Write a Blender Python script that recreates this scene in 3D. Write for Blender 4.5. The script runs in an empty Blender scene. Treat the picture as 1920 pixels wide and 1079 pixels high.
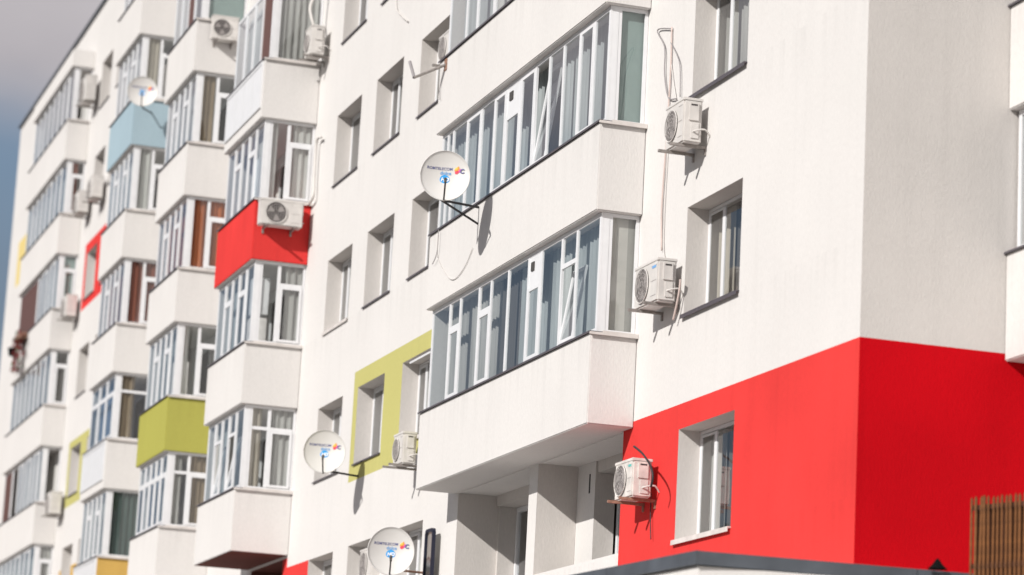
import bpy, bmesh, math, random
from mathutils import Vector, Matrix
random.seed(7)
sc = bpy.context.scene
COL = sc.collection

# ------------------------------------------------------------------ camera, world, sun, exposure
# world axes: X runs along the street facade (away from the camera), Y points out of the facade, Z is up
YAW, PITCH, ROLL, FPX = .3082, .2030, .0523, 5363.0
CAM = Vector((0, 12.113, 1.584))
cy, sy, cp, sp = math.cos(YAW), math.sin(YAW), math.cos(PITCH), math.sin(PITCH)
fwd = Vector((cy*cp, -sy*cp, sp)); rgt = Vector((-sy, -cy, 0)); up = rgt.cross(fwd)
r2 = rgt*math.cos(ROLL) + up*math.sin(ROLL); u2 = -rgt*math.sin(ROLL) + up*math.cos(ROLL)
cd = bpy.data.cameras.new('camera'); cam = bpy.data.objects.new('camera', cd); COL.objects.link(cam)
cam.matrix_world = Matrix(((r2.x, u2.x, -fwd.x, CAM.x), (r2.y, u2.y, -fwd.y, CAM.y), (r2.z, u2.z, -fwd.z, CAM.z), (0, 0, 0, 1)))
cd.sensor_width = 36; cd.lens = FPX/1920*36; cd.clip_start = .5; cd.clip_end = 2000
cd.dof.use_dof = True; cd.dof.focus_distance = 37.5; cd.dof.aperture_fstop = .98
sc.camera = cam

SUN = Vector((-.60, 1, .66)).normalized()
sl = bpy.data.lights.new('sun', 'SUN'); sl.energy = 4.65; sl.angle = math.radians(.5); sl.color = (1, .972, .932)
so = bpy.data.objects.new('sun', sl); COL.objects.link(so)
so.rotation_euler = SUN.to_track_quat('Z', 'Y').to_euler(); so.location = (0, 0, 60)

w = bpy.data.worlds.new('World'); sc.world = w; w.use_nodes = True
nt = w.node_tree; nt.nodes.clear()
N, Lk = nt.nodes.new, nt.links.new
wo = N('ShaderNodeOutputWorld')
sky = N('ShaderNodeTexSky'); sky.sky_type = 'NISHITA'; sky.sun_disc = False
sky.sun_elevation = math.asin(SUN.z); sky.sun_rotation = math.atan2(SUN.x, SUN.y)
bgs = N('ShaderNodeBackground'); bgs.inputs['Strength'].default_value = .088; Lk(sky.outputs[0], bgs.inputs[0])
tc = N('ShaderNodeTexCoord')
mp = N('ShaderNodeMapping'); mp.inputs['Scale'].default_value = (3.2, 3.2, 9); Lk(tc.outputs['Generated'], mp.inputs[0])
nz = N('ShaderNodeTexNoise'); nz.inputs['Scale'].default_value = 1.3; nz.inputs['Detail'].default_value = 6; Lk(mp.outputs[0], nz.inputs['Vector'])
sx = N('ShaderNodeSeparateXYZ'); Lk(tc.outputs['Generated'], sx.inputs[0])
m1 = N('ShaderNodeMath'); m1.operation = 'MULTIPLY_ADD'; m1.inputs[1].default_value = .07; Lk(nz.outputs[0], m1.inputs[0]); Lk(sx.outputs['Z'], m1.inputs[2])
mr = N('ShaderNodeMapRange'); mr.interpolation_type = 'SMOOTHSTEP'
mr.inputs['From Min'].default_value = .262; mr.inputs['From Max'].default_value = .305; Lk(m1.outputs[0], mr.inputs['Value'])
mr2 = N('ShaderNodeMapRange'); mr2.inputs['From Min'].default_value = .45; mr2.inputs['From Max'].default_value = .9
mr2.inputs['To Min'].default_value = 1; mr2.inputs['To Max'].default_value = .05; Lk(sx.outputs['Z'], mr2.inputs['Value'])
mm = N('ShaderNodeMath'); mm.operation = 'MULTIPLY'; Lk(mr.outputs[0], mm.inputs[0]); Lk(mr2.outputs[0], mm.inputs[1])
cr = N('ShaderNodeValToRGB'); cr.color_ramp.elements[0].position = .3; cr.color_ramp.elements[0].color = (.40, .37, .40, 1)
cr.color_ramp.elements[1].position = .75; cr.color_ramp.elements[1].color = (.56, .53, .545, 1); Lk(nz.outputs[0], cr.inputs[0])
bgc = N('ShaderNodeBackground'); Lk(cr.outputs[0], bgc.inputs[0]); bgc.inputs['Strength'].default_value = .96
mx = N('ShaderNodeMixShader'); Lk(mm.outputs[0], mx.inputs[0]); Lk(bgs.outputs[0], mx.inputs[1]); Lk(bgc.outputs[0], mx.inputs[2])
bgl = N('ShaderNodeBackground'); bgl.inputs[0].default_value = (.15, .19, .25, 1); bgl.inputs['Strength'].default_value = 1   # low bank of dark blue cloud
ml = N('ShaderNodeMapRange'); ml.interpolation_type = 'SMOOTHSTEP'; ml.inputs['From Min'].default_value = .20; ml.inputs['From Max'].default_value = .33
ml.inputs['To Min'].default_value = .78; ml.inputs['To Max'].default_value = 0; Lk(m1.outputs[0], ml.inputs['Value'])
mx2 = N('ShaderNodeMixShader'); Lk(ml.outputs[0], mx2.inputs[0]); Lk(mx.outputs[0], mx2.inputs[1]); Lk(bgl.outputs[0], mx2.inputs[2])
Lk(mx2.outputs[0], wo.inputs[0])
sc.view_settings.view_transform = 'Standard'; sc.view_settings.look = 'None'
sc.view_settings.exposure = .09; sc.view_settings.gamma = 1
sc.cycles.max_bounces = 8; sc.cycles.transparent_max_bounces = 16

# ------------------------------------------------------------------ materials
def newmat(name):
    m = bpy.data.materials.new(name); m.use_nodes = True; m.node_tree.nodes.clear()
    return m, m.node_tree.nodes.new, m.node_tree.links.new

def stucco(name, c, bump=.35, var=.035, grain=(42, 42, 15), stain=.04, drip=.08):
    m, N, L = newmat(name)
    o = N('ShaderNodeOutputMaterial'); b = N('ShaderNodeBsdfPrincipled'); L(b.outputs[0], o.inputs[0])
    b.inputs['Roughness'].default_value = .92; b.inputs['Specular IOR Level'].default_value = .06
    t = N('ShaderNodeTexCoord')
    mg = N('ShaderNodeMapping'); mg.inputs['Scale'].default_value = grain; L(t.outputs['Object'], mg.inputs[0])
    ng = N('ShaderNodeTexNoise'); ng.inputs['Scale'].default_value = 1; ng.inputs['Detail'].default_value = 4; ng.inputs['Roughness'].default_value = .65; L(mg.outputs[0], ng.inputs['Vector'])
    nl = N('ShaderNodeTexNoise'); nl.inputs['Scale'].default_value = .55; nl.inputs['Detail'].default_value = 5; L(t.outputs['Object'], nl.inputs['Vector'])
    ms = N('ShaderNodeMapping'); ms.inputs['Scale'].default_value = (5, 5, .22); L(t.outputs['Object'], ms.inputs[0])
    ns = N('ShaderNodeTexNoise'); ns.inputs['Scale'].default_value = 1; ns.inputs['Detail'].default_value = 4; L(ms.outputs[0], ns.inputs['Vector'])
    r1 = N('ShaderNodeMapRange'); r1.inputs['From Min'].default_value = .52; r1.inputs['From Max'].default_value = .8
    r1.inputs['To Min'].default_value = 1; r1.inputs['To Max'].default_value = 1 - stain; L(ns.outputs[0], r1.inputs['Value'])
    r2 = N('ShaderNodeMapRange'); r2.inputs['From Min'].default_value = .3; r2.inputs['From Max'].default_value = .7
    r2.inputs['To Min'].default_value = 1 - var; r2.inputs['To Max'].default_value = 1 + var*.4; L(nl.outputs[0], r2.inputs['Value'])
    r3 = N('ShaderNodeMapRange'); r3.inputs['From Min'].default_value = .3; r3.inputs['From Max'].default_value = .7
    r3.inputs['To Min'].default_value = .94; r3.inputs['To Max'].default_value = 1.03; L(ng.outputs[0], r3.inputs['Value'])
    a = N('ShaderNodeMath'); a.operation = 'MULTIPLY'; L(r1.outputs[0], a.inputs[0]); L(r2.outputs[0], a.inputs[1])
    a1 = N('ShaderNodeMath'); a1.operation = 'MULTIPLY'; L(a.outputs[0], a1.inputs[0]); L(r3.outputs[0], a1.inputs[1])
    # drip marks that run down from the sills (one row of sills every 2.7 m)
    sz = N('ShaderNodeSeparateXYZ'); L(t.outputs['Object'], sz.inputs[0])
    d1 = N('ShaderNodeMath'); d1.operation = 'MULTIPLY_ADD'; d1.inputs[1].default_value = -1/2.7; d1.inputs[2].default_value = 8.23/2.7 + 10; L(sz.outputs['Z'], d1.inputs[0])
    d2 = N('ShaderNodeMath'); d2.operation = 'FRACT'; L(d1.outputs[0], d2.inputs[0])
    md = N('ShaderNodeMapping'); md.inputs['Scale'].default_value = (7, 7, .25); L(t.outputs['Object'], md.inputs[0])
    nd = N('ShaderNodeTexNoise'); nd.inputs['Scale'].default_value = 1; nd.inputs['Detail'].default_value = 3; L(md.outputs[0], nd.inputs['Vector'])
    d3 = N('ShaderNodeMapRange'); d3.inputs['From Min'].default_value = 0; d3.inputs['From Max'].default_value = .26; d3.inputs['To Min'].default_value = 1; d3.inputs['To Max'].default_value = 0; L(d2.outputs[0], d3.inputs['Value'])
    d4 = N('ShaderNodeMapRange'); d4.inputs['From Min'].default_value = .48; d4.inputs['From Max'].default_value = .72; L(nd.outputs[0], d4.inputs['Value'])
    d5 = N('ShaderNodeMath'); d5.operation = 'MULTIPLY'; L(d3.outputs[0], d5.inputs[0]); L(d4.outputs[0], d5.inputs[1])
    d6 = N('ShaderNodeMath'); d6.operation = 'MULTIPLY_ADD'; d6.inputs[1].default_value = -drip; d6.inputs[2].default_value = 1; L(d5.outputs[0], d6.inputs[0])
    a2 = N('ShaderNodeMath'); a2.operation = 'MULTIPLY'; L(a1.outputs[0], a2.inputs[0]); L(d6.outputs[0], a2.inputs[1])
    v = N('ShaderNodeVectorMath'); v.operation = 'SCALE'; v.inputs[0].default_value = tuple(.83*q for q in c); L(a2.outputs[0], v.inputs['Scale'])
    L(v.outputs[0], b.inputs['Base Color'])
    bp = N('ShaderNodeBump'); bp.inputs['Strength'].default_value = bump; bp.inputs['Distance'].default_value = .012
    L(ng.outputs[0], bp.inputs['Height']); L(bp.outputs[0], b.inputs['Normal'])
    return m

def plain(name, c, rough=.5, metal=0, spec=.4, var=.08, scale=6, bump=0):
    m, N, L = newmat(name)
    o = N('ShaderNodeOutputMaterial'); b = N('ShaderNodeBsdfPrincipled'); L(b.outputs[0], o.inputs[0])
    b.inputs['Roughness'].default_value = rough; b.inputs['Metallic'].default_value = metal; b.inputs['Specular IOR Level'].default_value = spec
    t = N('ShaderNodeTexCoord'); n = N('ShaderNodeTexNoise'); n.inputs['Scale'].default_value = scale; n.inputs['Detail'].default_value = 5; L(t.outputs['Object'], n.inputs['Vector'])
    r = N('ShaderNodeMapRange'); r.inputs['From Min'].default_value = .3; r.inputs['From Max'].default_value = .7
    r.inputs['To Min'].default_value = 1 - var; r.inputs['To Max'].default_value = 1 + var*.5; L(n.outputs[0], r.inputs['Value'])
    v = N('ShaderNodeVectorMath'); v.operation = 'SCALE'; v.inputs[0].default_value = c; L(r.outputs[0], v.inputs['Scale'])
    L(v.outputs[0], b.inputs['Base Color'])
    if bump:
        bp = N('ShaderNodeBump'); bp.inputs['Strength'].default_value = bump; bp.inputs['Distance'].default_value = .01
        L(n.outputs[0], bp.inputs['Height']); L(bp.outputs[0], b.inputs['Normal'])
    return m

def glass(name, tint=(.92, .94, .935), ior=1.75):
    m, N, L = newmat(name)
    o = N('ShaderNodeOutputMaterial'); mix = N('ShaderNodeMixShader'); L(mix.outputs[0], o.inputs[0])
    t = N('ShaderNodeBsdfTransparent'); t.inputs[0].default_value = (*tint, 1)
    g = N('ShaderNodeBsdfGlossy'); g.inputs['Roughness'].default_value = .015; g.inputs['Color'].default_value = (.95, .97, 1, 1)
    lw = N('ShaderNodeLayerWeight'); lw.inputs['Blend'].default_value = .5
    pw = N('ShaderNodeMath'); pw.operation = 'POWER'; pw.inputs[1].default_value = 3.6; L(lw.outputs['Facing'], pw.inputs[0])
    f = N('ShaderNodeMath'); f.operation = 'MULTIPLY_ADD'; f.inputs[1].default_value = .90; f.inputs[2].default_value = .08; L(pw.outputs[0], f.inputs[0])
    tc = N('ShaderNodeTexCoord'); n = N('ShaderNodeTexNoise'); n.inputs['Scale'].default_value = 1.6; L(tc.outputs['Object'], n.inputs['Vector'])
    bp = N('ShaderNodeBump'); bp.inputs['Strength'].default_value = .04; bp.inputs['Distance'].default_value = .05; L(n.outputs[0], bp.inputs['Height'])
    L(bp.outputs[0], g.inputs['Normal'])
    L(f.outputs[0], mix.inputs[0]); L(t.outputs[0], mix.inputs[1]); L(g.outputs[0], mix.inputs[2])
    return m

def cloth(name, c, trans=.4):
    m, N, L = newmat(name)
    o = N('ShaderNodeOutputMaterial'); mix = N('ShaderNodeMixShader'); L(mix.outputs[0], o.inputs[0]); mix.inputs[0].default_value = trans
    t = N('ShaderNodeTexCoord'); mp = N('ShaderNodeMapping'); mp.inputs['Scale'].default_value = (9, 9, .6); L(t.outputs['Object'], mp.inputs[0])
    n = N('ShaderNodeTexNoise'); n.inputs['Scale'].default_value = 1; n.inputs['Detail'].default_value = 3; L(mp.outputs[0], n.inputs['Vector'])
    r = N('ShaderNodeMapRange'); r.inputs['From Min'].default_value = .3; r.inputs['From Max'].default_value = .7; r.inputs['To Min'].default_value = .72; r.inputs['To Max'].default_value = 1.08; L(n.outputs[0], r.inputs['Value'])
    v = N('ShaderNodeVectorMath'); v.operation = 'SCALE'; v.inputs[0].default_value = c; L(r.outputs[0], v.inputs['Scale'])
    d = N('ShaderNodeBsdfDiffuse'); tr = N('ShaderNodeBsdfTranslucent')
    L(v.outputs[0], d.inputs[0]); L(v.outputs[0], tr.inputs[0]); L(d.outputs[0], mix.inputs[1]); L(tr.outputs[0], mix.inputs[2])
    return m

WHITE = (.785, .757, .732)
M = dict(
    white=stucco('white_render', WHITE), grey=stucco('dim_gable_grey', (.66, .622, .59), bump=.45, var=.07, stain=.06, drip=0, grain=(75, 75, 26)),  # grey: wall render darkened in colour for the dim gable end
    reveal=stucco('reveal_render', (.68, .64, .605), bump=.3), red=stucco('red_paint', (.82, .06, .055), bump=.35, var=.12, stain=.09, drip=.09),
    dim_red=stucco('dim_gable_red', (.58, .003, .009), grain=(75, 75, 26), bump=.5, var=.13, stain=.08, drip=0),  # darker copy of the red, carries the dimness of the gable end
    green=stucco('lime_paint', (.57, .535, .20), bump=.3), olive=stucco('olive_paint', (.46, .44, .105), bump=.3),
    blue=stucco('blue_paint', (.40, .52, .585), bump=.3), yellow=stucco('yellow_paint', (.66, .42, .12), bump=.3), pale=stucco('pale_yellow_paint', (.80, .64, .26), bump=.3),
    shade_maroon=stucco('maroon_shade', (.15, .06, .05)), brick=stucco('brick_paint', (.42, .25, .20), bump=.3), tower=stucco('tower_paint', (.52, .50, .44)),  # maroon: shade under balcony column B painted as colour
    pvc=plain('white_plastic', (.70, .70, .71), .35, var=.04), pvcgrey=plain('weathered_plastic', (.66, .63, .61), .5, var=.12),
    brown=plain('brown_frame', (.115, .05, .038), .5), dsill=plain('dark_metal_sill', (.085, .075, .085), .45, spec=.3), lsill=plain('pale_sill', (.60, .56, .53), .6, var=.15),
    coping=plain('slate_coping', (.075, .085, .10), .45, var=.25, scale=3), rooffelt=plain('roof_felt', (.12, .12, .12), .9),
    glass=glass('window_glass'), dark=plain('dark_interior', (.03, .027, .025), .9), room=plain('room_wall', (.42, .39, .36), .9),
    ac=plain('air_conditioner_casing', (.62, .59, .56), .45, var=.14, scale=5), acpink=plain('rusty_casing', (.66, .62, .58), .5, var=.25, scale=8), acdark=plain('fan_void', (.06, .052, .052), .8),
    acwire=plain('grille_wire', (.40, .37, .355), .5), steel=plain('bracket_steel', (.30, .27, .25), .55, metal=.3, var=.3, scale=20), rust=plain('rusty_bracket', (.30, .17, .12), .8, var=.4, scale=20),
    hose=plain('black_hose', (.03, .028, .03), .6), pinkpipe=plain('pink_pipe', (.56, .45, .41), .6), wire=plain('grey_wire', (.28, .26, .26), .6), palewire=plain('pale_wire', (.62, .59, .56), .6),
    dish=plain('dish_paint', (.62, .60, .575), .4, var=.05, scale=3), navy=plain('navy_print', (.11, .12, .27), .5), sky_print=plain('light_blue_print', (.16, .36, .66), .5),
    hd=plain('blue_badge', (.03, .32, .72), .5), whiteprint=plain('white_print', (.85, .85, .85), .5), orange=plain('orange_print', (.85, .32, .06), .5), redp=plain('red_print', (.75, .06, .10), .5),
    mag=plain('magenta_print', (.55, .08, .35), .5), yel=plain('yellow_print', (.88, .62, .12), .5), teal=plain('teal_print', (.10, .45, .42), .5), lens=plain('lens_cap', (.06, .055, .05), .5),
    asphalt=plain('asphalt', (.06, .06, .06), .9, scale=20), paving=plain('paving', (.52, .49, .455), .9), wood=plain('stained_wood', (.17, .064, .017), .75, var=.6, scale=9), wooddark=plain('dark_rail', (.06, .02, .012), .9),
    rubber=plain('black_rubber', (.004, .004, .004), .9, spec=.1), frameblue=plain('dark_sign_frame', (.012, .014, .03), .35), petal=plain('red_petals', (.16, .016, .014), .7, var=.4, scale=30), leaf=plain('leaf', (.05, .10, .03), .7),
    c_white=cloth('white_curtain', (.74, .73, .70)), c_blue=cloth('blue_white_curtain', (.56, .595, .60)), c_grey=cloth('grey_curtain', (.48, .47, .45), .25), c_dark=cloth('dark_curtain_and_room', (.14, .13, .125), .2),
    c_green=plain('sea_green_blind', (.25, .315, .30), .8, var=.06), c_film2=plain('grey_blind', (.30, .29, .27), .8), c_film=plain('beige_blind', (.47, .45, .42), .8, var=.08), c_orange=cloth('orange_curtain', (.52, .16, .06), .3), c_rust=cloth('russet_curtain', (.30, .11, .075), .3), c_beige=cloth('beige_curtain', (.52, .47, .40), .3),
    c_tan=cloth('tan_curtain', (.30, .235, .165), .3), c_bottle=cloth('bottle_green_curtain', (.085, .12, .11), .2), c_navy=cloth('blue_curtain', (.16, .23, .36), .3))

# ------------------------------------------------------------------ mesh helpers
class MB:
    def __init__(s): s.v, s.f, s.m, s.mats = [], [], [], []
    def mi(s, m):
        m = M[m] if isinstance(m, str) else m
        if m not in s.mats: s.mats.append(m)
        return s.mats.index(m)
    def poly(s, pts, m):
        i = len(s.v); s.v += [tuple(p) for p in pts]; s.f.append(list(range(i, i+len(pts)))); s.m.append(s.mi(m)); return s
    def box(s, a, b, m, mats=None):
        (x0, y0, z0), (x1, y1, z1) = [min(p) for p in zip(a, b)], [max(p) for p in zip(a, b)]
        i = len(s.v); s.v += [(x, y, z) for x in (x0, x1) for y in (y0, y1) for z in (z0, z1)]
        fs = dict(x0=(0, 1, 3, 2), x1=(4, 6, 7, 5), y0=(0, 4, 5, 1), y1=(2, 3, 7, 6), z0=(0, 2, 6, 4), z1=(1, 5, 7, 3))
        for k, q in fs.items():
            s.f.append([i+j for j in q]); s.m.append(s.mi((mats or {}).get(k, m)))
        return s
    def tube(s, pts, r, m, seg=6, smooth=0, r_end=None):
        P = [Vector(p) for p in pts]
        if smooth:
            Q = []
            for i in range(len(P)-1):
                p0, p1, p2, p3 = P[max(i-1, 0)], P[i], P[i+1], P[min(i+2, len(P)-1)]
                for k in range(smooth):
                    t = k/smooth
                    Q.append(.5*((2*p1) + (p2-p0)*t + (2*p0-5*p1+4*p2-p3)*t*t + (3*p1-p0-3*p2+p3)*t**3))
            P = Q + [P[-1]]
        mi = s.mi(m); i0 = len(s.v); n = None
        for i, p in enumerate(P):
            d = (P[min(i+1, len(P)-1)] - P[max(i-1, 0)]).normalized()
            if n is None: n = d.orthogonal().normalized()
            n = (n - d*n.dot(d)).normalized(); b = d.cross(n)
            rr = r if r_end is None else r + (r_end-r)*i/max(1, len(P)-1)
            for k in range(seg):
                a = 2*math.pi*k/seg; s.v.append(tuple(p + n*math.cos(a)*rr + b*math.sin(a)*rr))
        for i in range(len(P)-1):
            for k in range(seg):
                s.f.append([i0+i*seg+k, i0+i*seg+(k+1) % seg, i0+(i+1)*seg+(k+1) % seg, i0+(i+1)*seg+k]); s.m.append(mi)
        e = i0+(len(P)-1)*seg
        s.f.append([i0+k for k in range(seg)][::-1]); s.m.append(mi); s.f.append([e+k for k in range(seg)]); s.m.append(mi)
        return s
    def disc(s, c, r, y, m, seg=28, rx=None, rot=0):
        rx = rx or r; pts = []
        for k in range(seg):
            a = 2*math.pi*k/seg; x, z = rx*math.cos(a), r*math.sin(a)
            pts.append((c[0]+x*math.cos(rot)-z*math.sin(rot), y, c[1]+x*math.sin(rot)+z*math.cos(rot)))
        return s.poly(pts[::-1], m)
    def xf(s, mat):
        s.v = [tuple(mat @ Vector(p)) for p in s.v]; return s
    def build(s, name, parent=None, bevel=0, smooth=False):
        me = bpy.data.meshes.new(name); me.from_pydata(s.v, [], s.f)
        for m in s.mats: me.materials.append(m)
        me.polygons.foreach_set('material_index', s.m)
        if smooth: me.polygons.foreach_set('use_smooth', [True]*len(s.f))
        me.update()
        if bevel:
            bm = bmesh.new(); bm.from_mesh(me)
            bmesh.ops.bevel(bm, geom=bm.edges[:], offset=bevel, segments=2, affect='EDGES', clamp_overlap=True)
            bm.to_mesh(me); bm.free()
        o = bpy.data.objects.new(name, me); COL.objects.link(o)
        if parent: o.parent = parent
        return o

def tag(o, label, cat, group=None):
    o['label'] = label; o['category'] = cat
    if group: o['group'] = group
    return o
def structure(o): o['kind'] = 'structure'; return o
def empty(name, loc=(0, 0, 0), rot=(0, 0, 0)):
    o = bpy.data.objects.new(name, None); COL.objects.link(o); o.location = loc; o.rotation_euler = rot; o.empty_display_size = .3
    return o

S = lambda k: 8.23 + 2.7*k          # sill height of floor k
WT, PB = 1.335, -1.144              # window head above sill, balcony underside below sill
ROOF = 24.94

# ------------------------------------------------------------------ ground
g = MB(); g.poly([(-300, -300, 0), (900, -300, 0), (900, 300, 0), (-300, 300, 0)], 'asphalt'); structure(g.build('ground'))
g = MB(); g.box((-20, 0, 0), (120, 10.5, .13), 'paving'); structure(g.build('pavement'))  # out of view, made pale to bounce light onto the undersides

# ------------------------------------------------------------------ the long block
B = empty('apartment_building', (59.3, 0, 0))
tag(B, 'long white apartment block with stacked glazed balconies and red, lime and blue painted panels', 'building')
B.matrix_world = Matrix.Translation((59.3, 0, 0))
def part(mb, name, parent=None, **k):
    p = parent or B
    o = mb.build(name, p, **k)
    if p is B: o.matrix_parent_inverse = B.matrix_world.inverted()
    return o

KX, ZX = 26.26, 92.32
cols = {1: (29.55, 31.26), 4: (41.92, 43.61), 5: (44.67, 46.34), 6: (47.34, 49.03), 9: (69.6, 71.24), 8: (72.24, 73.91), 7: (74.85, 76.42)}
rows = {1: range(-1, 3), 4: range(-1, 4), 5: range(-1, 4), 6: range(-1, 5), 9: range(0, 6), 8: range(-1, 6), 7: range(-1, 6)}
holes = [(cols[c][0], cols[c][1], S(k), S(k)+WT) for c in cols for k in rows[c]]
holes += [(50.95, 53.5, 3.9, 7.04)]
holes += [(33.16, 36.45, 3.9, 7.07), (36.81, 40.12, 3.9, 7.07)]
panels = [(KX, 33.16, 0, 7.168, 'red'), (40.2, 46.61, 7.96, 9.86, 'green'), (49.035, 50.62, 0, 6.868, 'red'), (50.62, 50.95, 0, 7.04, 'red'),
          (71.9, 76.75, 16.08, 17.95, 'red'), (71.9, 76.75, 10.66, 12.46, 'green'), (74.0, 76.75, 8.05, 8.98, 'yellow'), (85.0, 90.4, 19.2, 20.68, 'pale')]
us = sorted({KX, ZX, *[h[i] for h in holes for i in (0, 1)], *[p[i] for p in panels for i in (0, 1)]})
zs = sorted({0, ROOF, *[h[i] for h in holes for i in (2, 3)], *[p[i] for p in panels for i in (2, 3)]})
wl = MB()
for ua, ub in zip(us, us[1:]):
    for za, zb in zip(zs, zs[1:]):
        uc, zc = (ua+ub)/2, (za+zb)/2
        if any(h[0] < uc < h[1] and h[2] < zc < h[3] for h in holes): continue
        m = 'white'
        for p in panels:
            if p[0] < uc < p[1] and p[2] < zc < p[3]: m = p[4]
        wl.poly([(ub, 0, za), (ua, 0, za), (ua, 0, zb), (ub, 0, zb)], m)
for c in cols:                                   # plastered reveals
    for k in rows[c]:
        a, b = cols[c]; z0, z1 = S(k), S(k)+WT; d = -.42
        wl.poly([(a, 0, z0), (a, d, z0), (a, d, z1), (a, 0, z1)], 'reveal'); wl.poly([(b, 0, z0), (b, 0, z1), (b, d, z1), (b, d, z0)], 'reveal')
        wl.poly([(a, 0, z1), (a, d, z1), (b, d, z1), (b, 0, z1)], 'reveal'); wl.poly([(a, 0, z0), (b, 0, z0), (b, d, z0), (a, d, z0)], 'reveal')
# gable end facing the camera (dimness put into its red and grey), far gable, back
wl.poly([(KX, 0, 0), (KX, -12, 0), (KX, -12, 7.168), (KX, 0, 7.168)][::-1], 'dim_red')
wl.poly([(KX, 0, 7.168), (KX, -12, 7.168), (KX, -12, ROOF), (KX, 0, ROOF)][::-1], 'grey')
wl.poly([(ZX, 0, 0), (ZX, -12, 0), (ZX, -12, ROOF), (ZX, 0, ROOF)], 'white')
wl.poly([(KX, -12, 0), (ZX, -12, 0), (ZX, -12, ROOF), (KX, -12, ROOF)], 'white')
part(wl, 'wall')
rf = MB(); rf.box((KX+.02, -11.98, ROOF-.2), (ZX-.02, -.02, ROOF-.02), 'rooffelt'); part(rf, 'roof')
cp_ = MB(); cp_.box((KX-.06, -.5, ROOF), (ZX+.06, .08, ROOF+.07), 'coping'); part(cp_, 'roof_coping')
iw = MB(); iw.box((KX+.2, -1.75, 0), (ZX-.2, -1.6, ROOF-.3), 'room'); part(iw, 'interior_wall')

def curtain_mesh(mb, p0, p1, z0, z1, m, amp=.018, wave=.13):
    p0, p1 = Vector(p0), Vector(p1); L = (p1-p0).length; d = (p1-p0)/L; n = Vector((-d.y, d.x))
    k = max(4, int(L/wave*6)); ph = random.random()*6; pts = []
    for i in range(k+1):
        s = L*i/k; o = amp*math.sin(2*math.pi*s/wave + ph + .8*math.sin(s*5+ph)); q = p0 + d*s + n*o
        pts.append((q.x, q.y))
    for (a, b), (c, e) in zip(pts, pts[1:]): mb.poly([(a, b, z0), (c, e, z0), (c, e, z1), (a, b, z1)], m)

def ring(mb, axis, a0, a1, z0, z1, o0, o1, w, m):
    """rectangular frame; axis 'u' runs along X at depth Y o0..o1, axis 'n' runs along Y at depth X o0..o1"""
    P = (lambda a, o, z: (a, o, z)) if axis == 'u' else (lambda a, o, z: (o, a, z))
    a0, a1 = min(a0, a1), max(a0, a1)
    mb.box(P(a0, o0, z0), P(a0+w, o1, z1), m); mb.box(P(a1-w, o0, z0), P(a1, o1, z1), m)
    mb.box(P(a0+w, o0, z0), P(a1-w, o1, z0+w), m); mb.box(P(a0+w, o0, z1-w), P(a1-w, o1, z1), m)
def sheet(mb, axis, a0, a1, z0, z1, o, m='glass'):
    P = (lambda a, z: (a, o, z)) if axis == 'u' else (lambda a, z: (o, a, z))
    mb.poly([P(a0, z0), P(a0, z1), P(a1, z1), P(a1, z0)], m)

def window(c, k, sill='dsill', cur='c_grey', split=.5, half=None, frame='pvc', shut=None):
    a, b = cols[c]; z0, z1 = S(k), S(k)+WT; f = MB()
    ring(f, 'u', a, b, z0+.01, z1-.005, -.295, -.275, .04, frame)
    mx_ = a + (b-a)*split
    f.box((mx_-.022, -.295, z0+.061), (mx_+.026, -.274, z1-.056), frame)
    fo = part(f, 'window')
    s = MB(); ring(s, 'u', mx_+.027, b-.051, z0+.062, z1-.057, -.288, -.272, .026 if c == 1 else .036, frame)
    p = MB(); sheet(p, 'u', a+.05, mx_, z0+.06, z1-.06, -.281); p.build('pane', fo); sheet(s, 'u', mx_+.05, b-.075, z0+.085, z1-.08, -.277); s.build('sash', fo)
    t = MB(); t.box((a+.001, -.27, z0+.001), (b-.001, -.0, z0+.013), sill); lip = .045 if sill == 'lsill' else .036 if c == 1 else .016
    t.box((a-.012, .0, z0-.004), (b+.012, .03 if c > 1 else .045, z0+.012), sill); t.box((a-.012, .024 if c > 1 else .038, z0-lip), (b+.012, .031 if c > 1 else .046, z0-.004), sill); t.build('sill', fo)
    q = MB()
    if half: curtain_mesh(q, (a+(b-a)*half, -.42), (b-.02, -.42), z0+.02, z1-.02, cur); curtain_mesh(q, (a+.02, -.46), (a+(b-a)*half, -.46), z0+.02, z1-.02, 'c_dark')  # uncurtained side: dark sheet stands in for the dim room
    else: curtain_mesh(q, (a+.02, -.42), (b-.02, -.42), z0+.02, z1-.02, cur)
    q.build('curtain', fo)
    return fo

for k in rows[1]: window(1, k, sill='lsill' if k == -1 else 'dsill', cur='c_grey' if k else 'c_beige', half=.70 if k < 1 else None, split=.70)
cc = ['c_white', 'c_grey', 'c_beige', 'c_white', 'c_dark']
for c in (4, 5, 6, 7, 8, 9):
    for i, k in enumerate(rows[c]): window(c, k, cur=cc[(c*2+i*3) % 5], sill='lsill' if (c, k) in ((6, 1), (4, 0)) else 'dsill', split=.66 + .06*((c+i) % 3-1))

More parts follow.
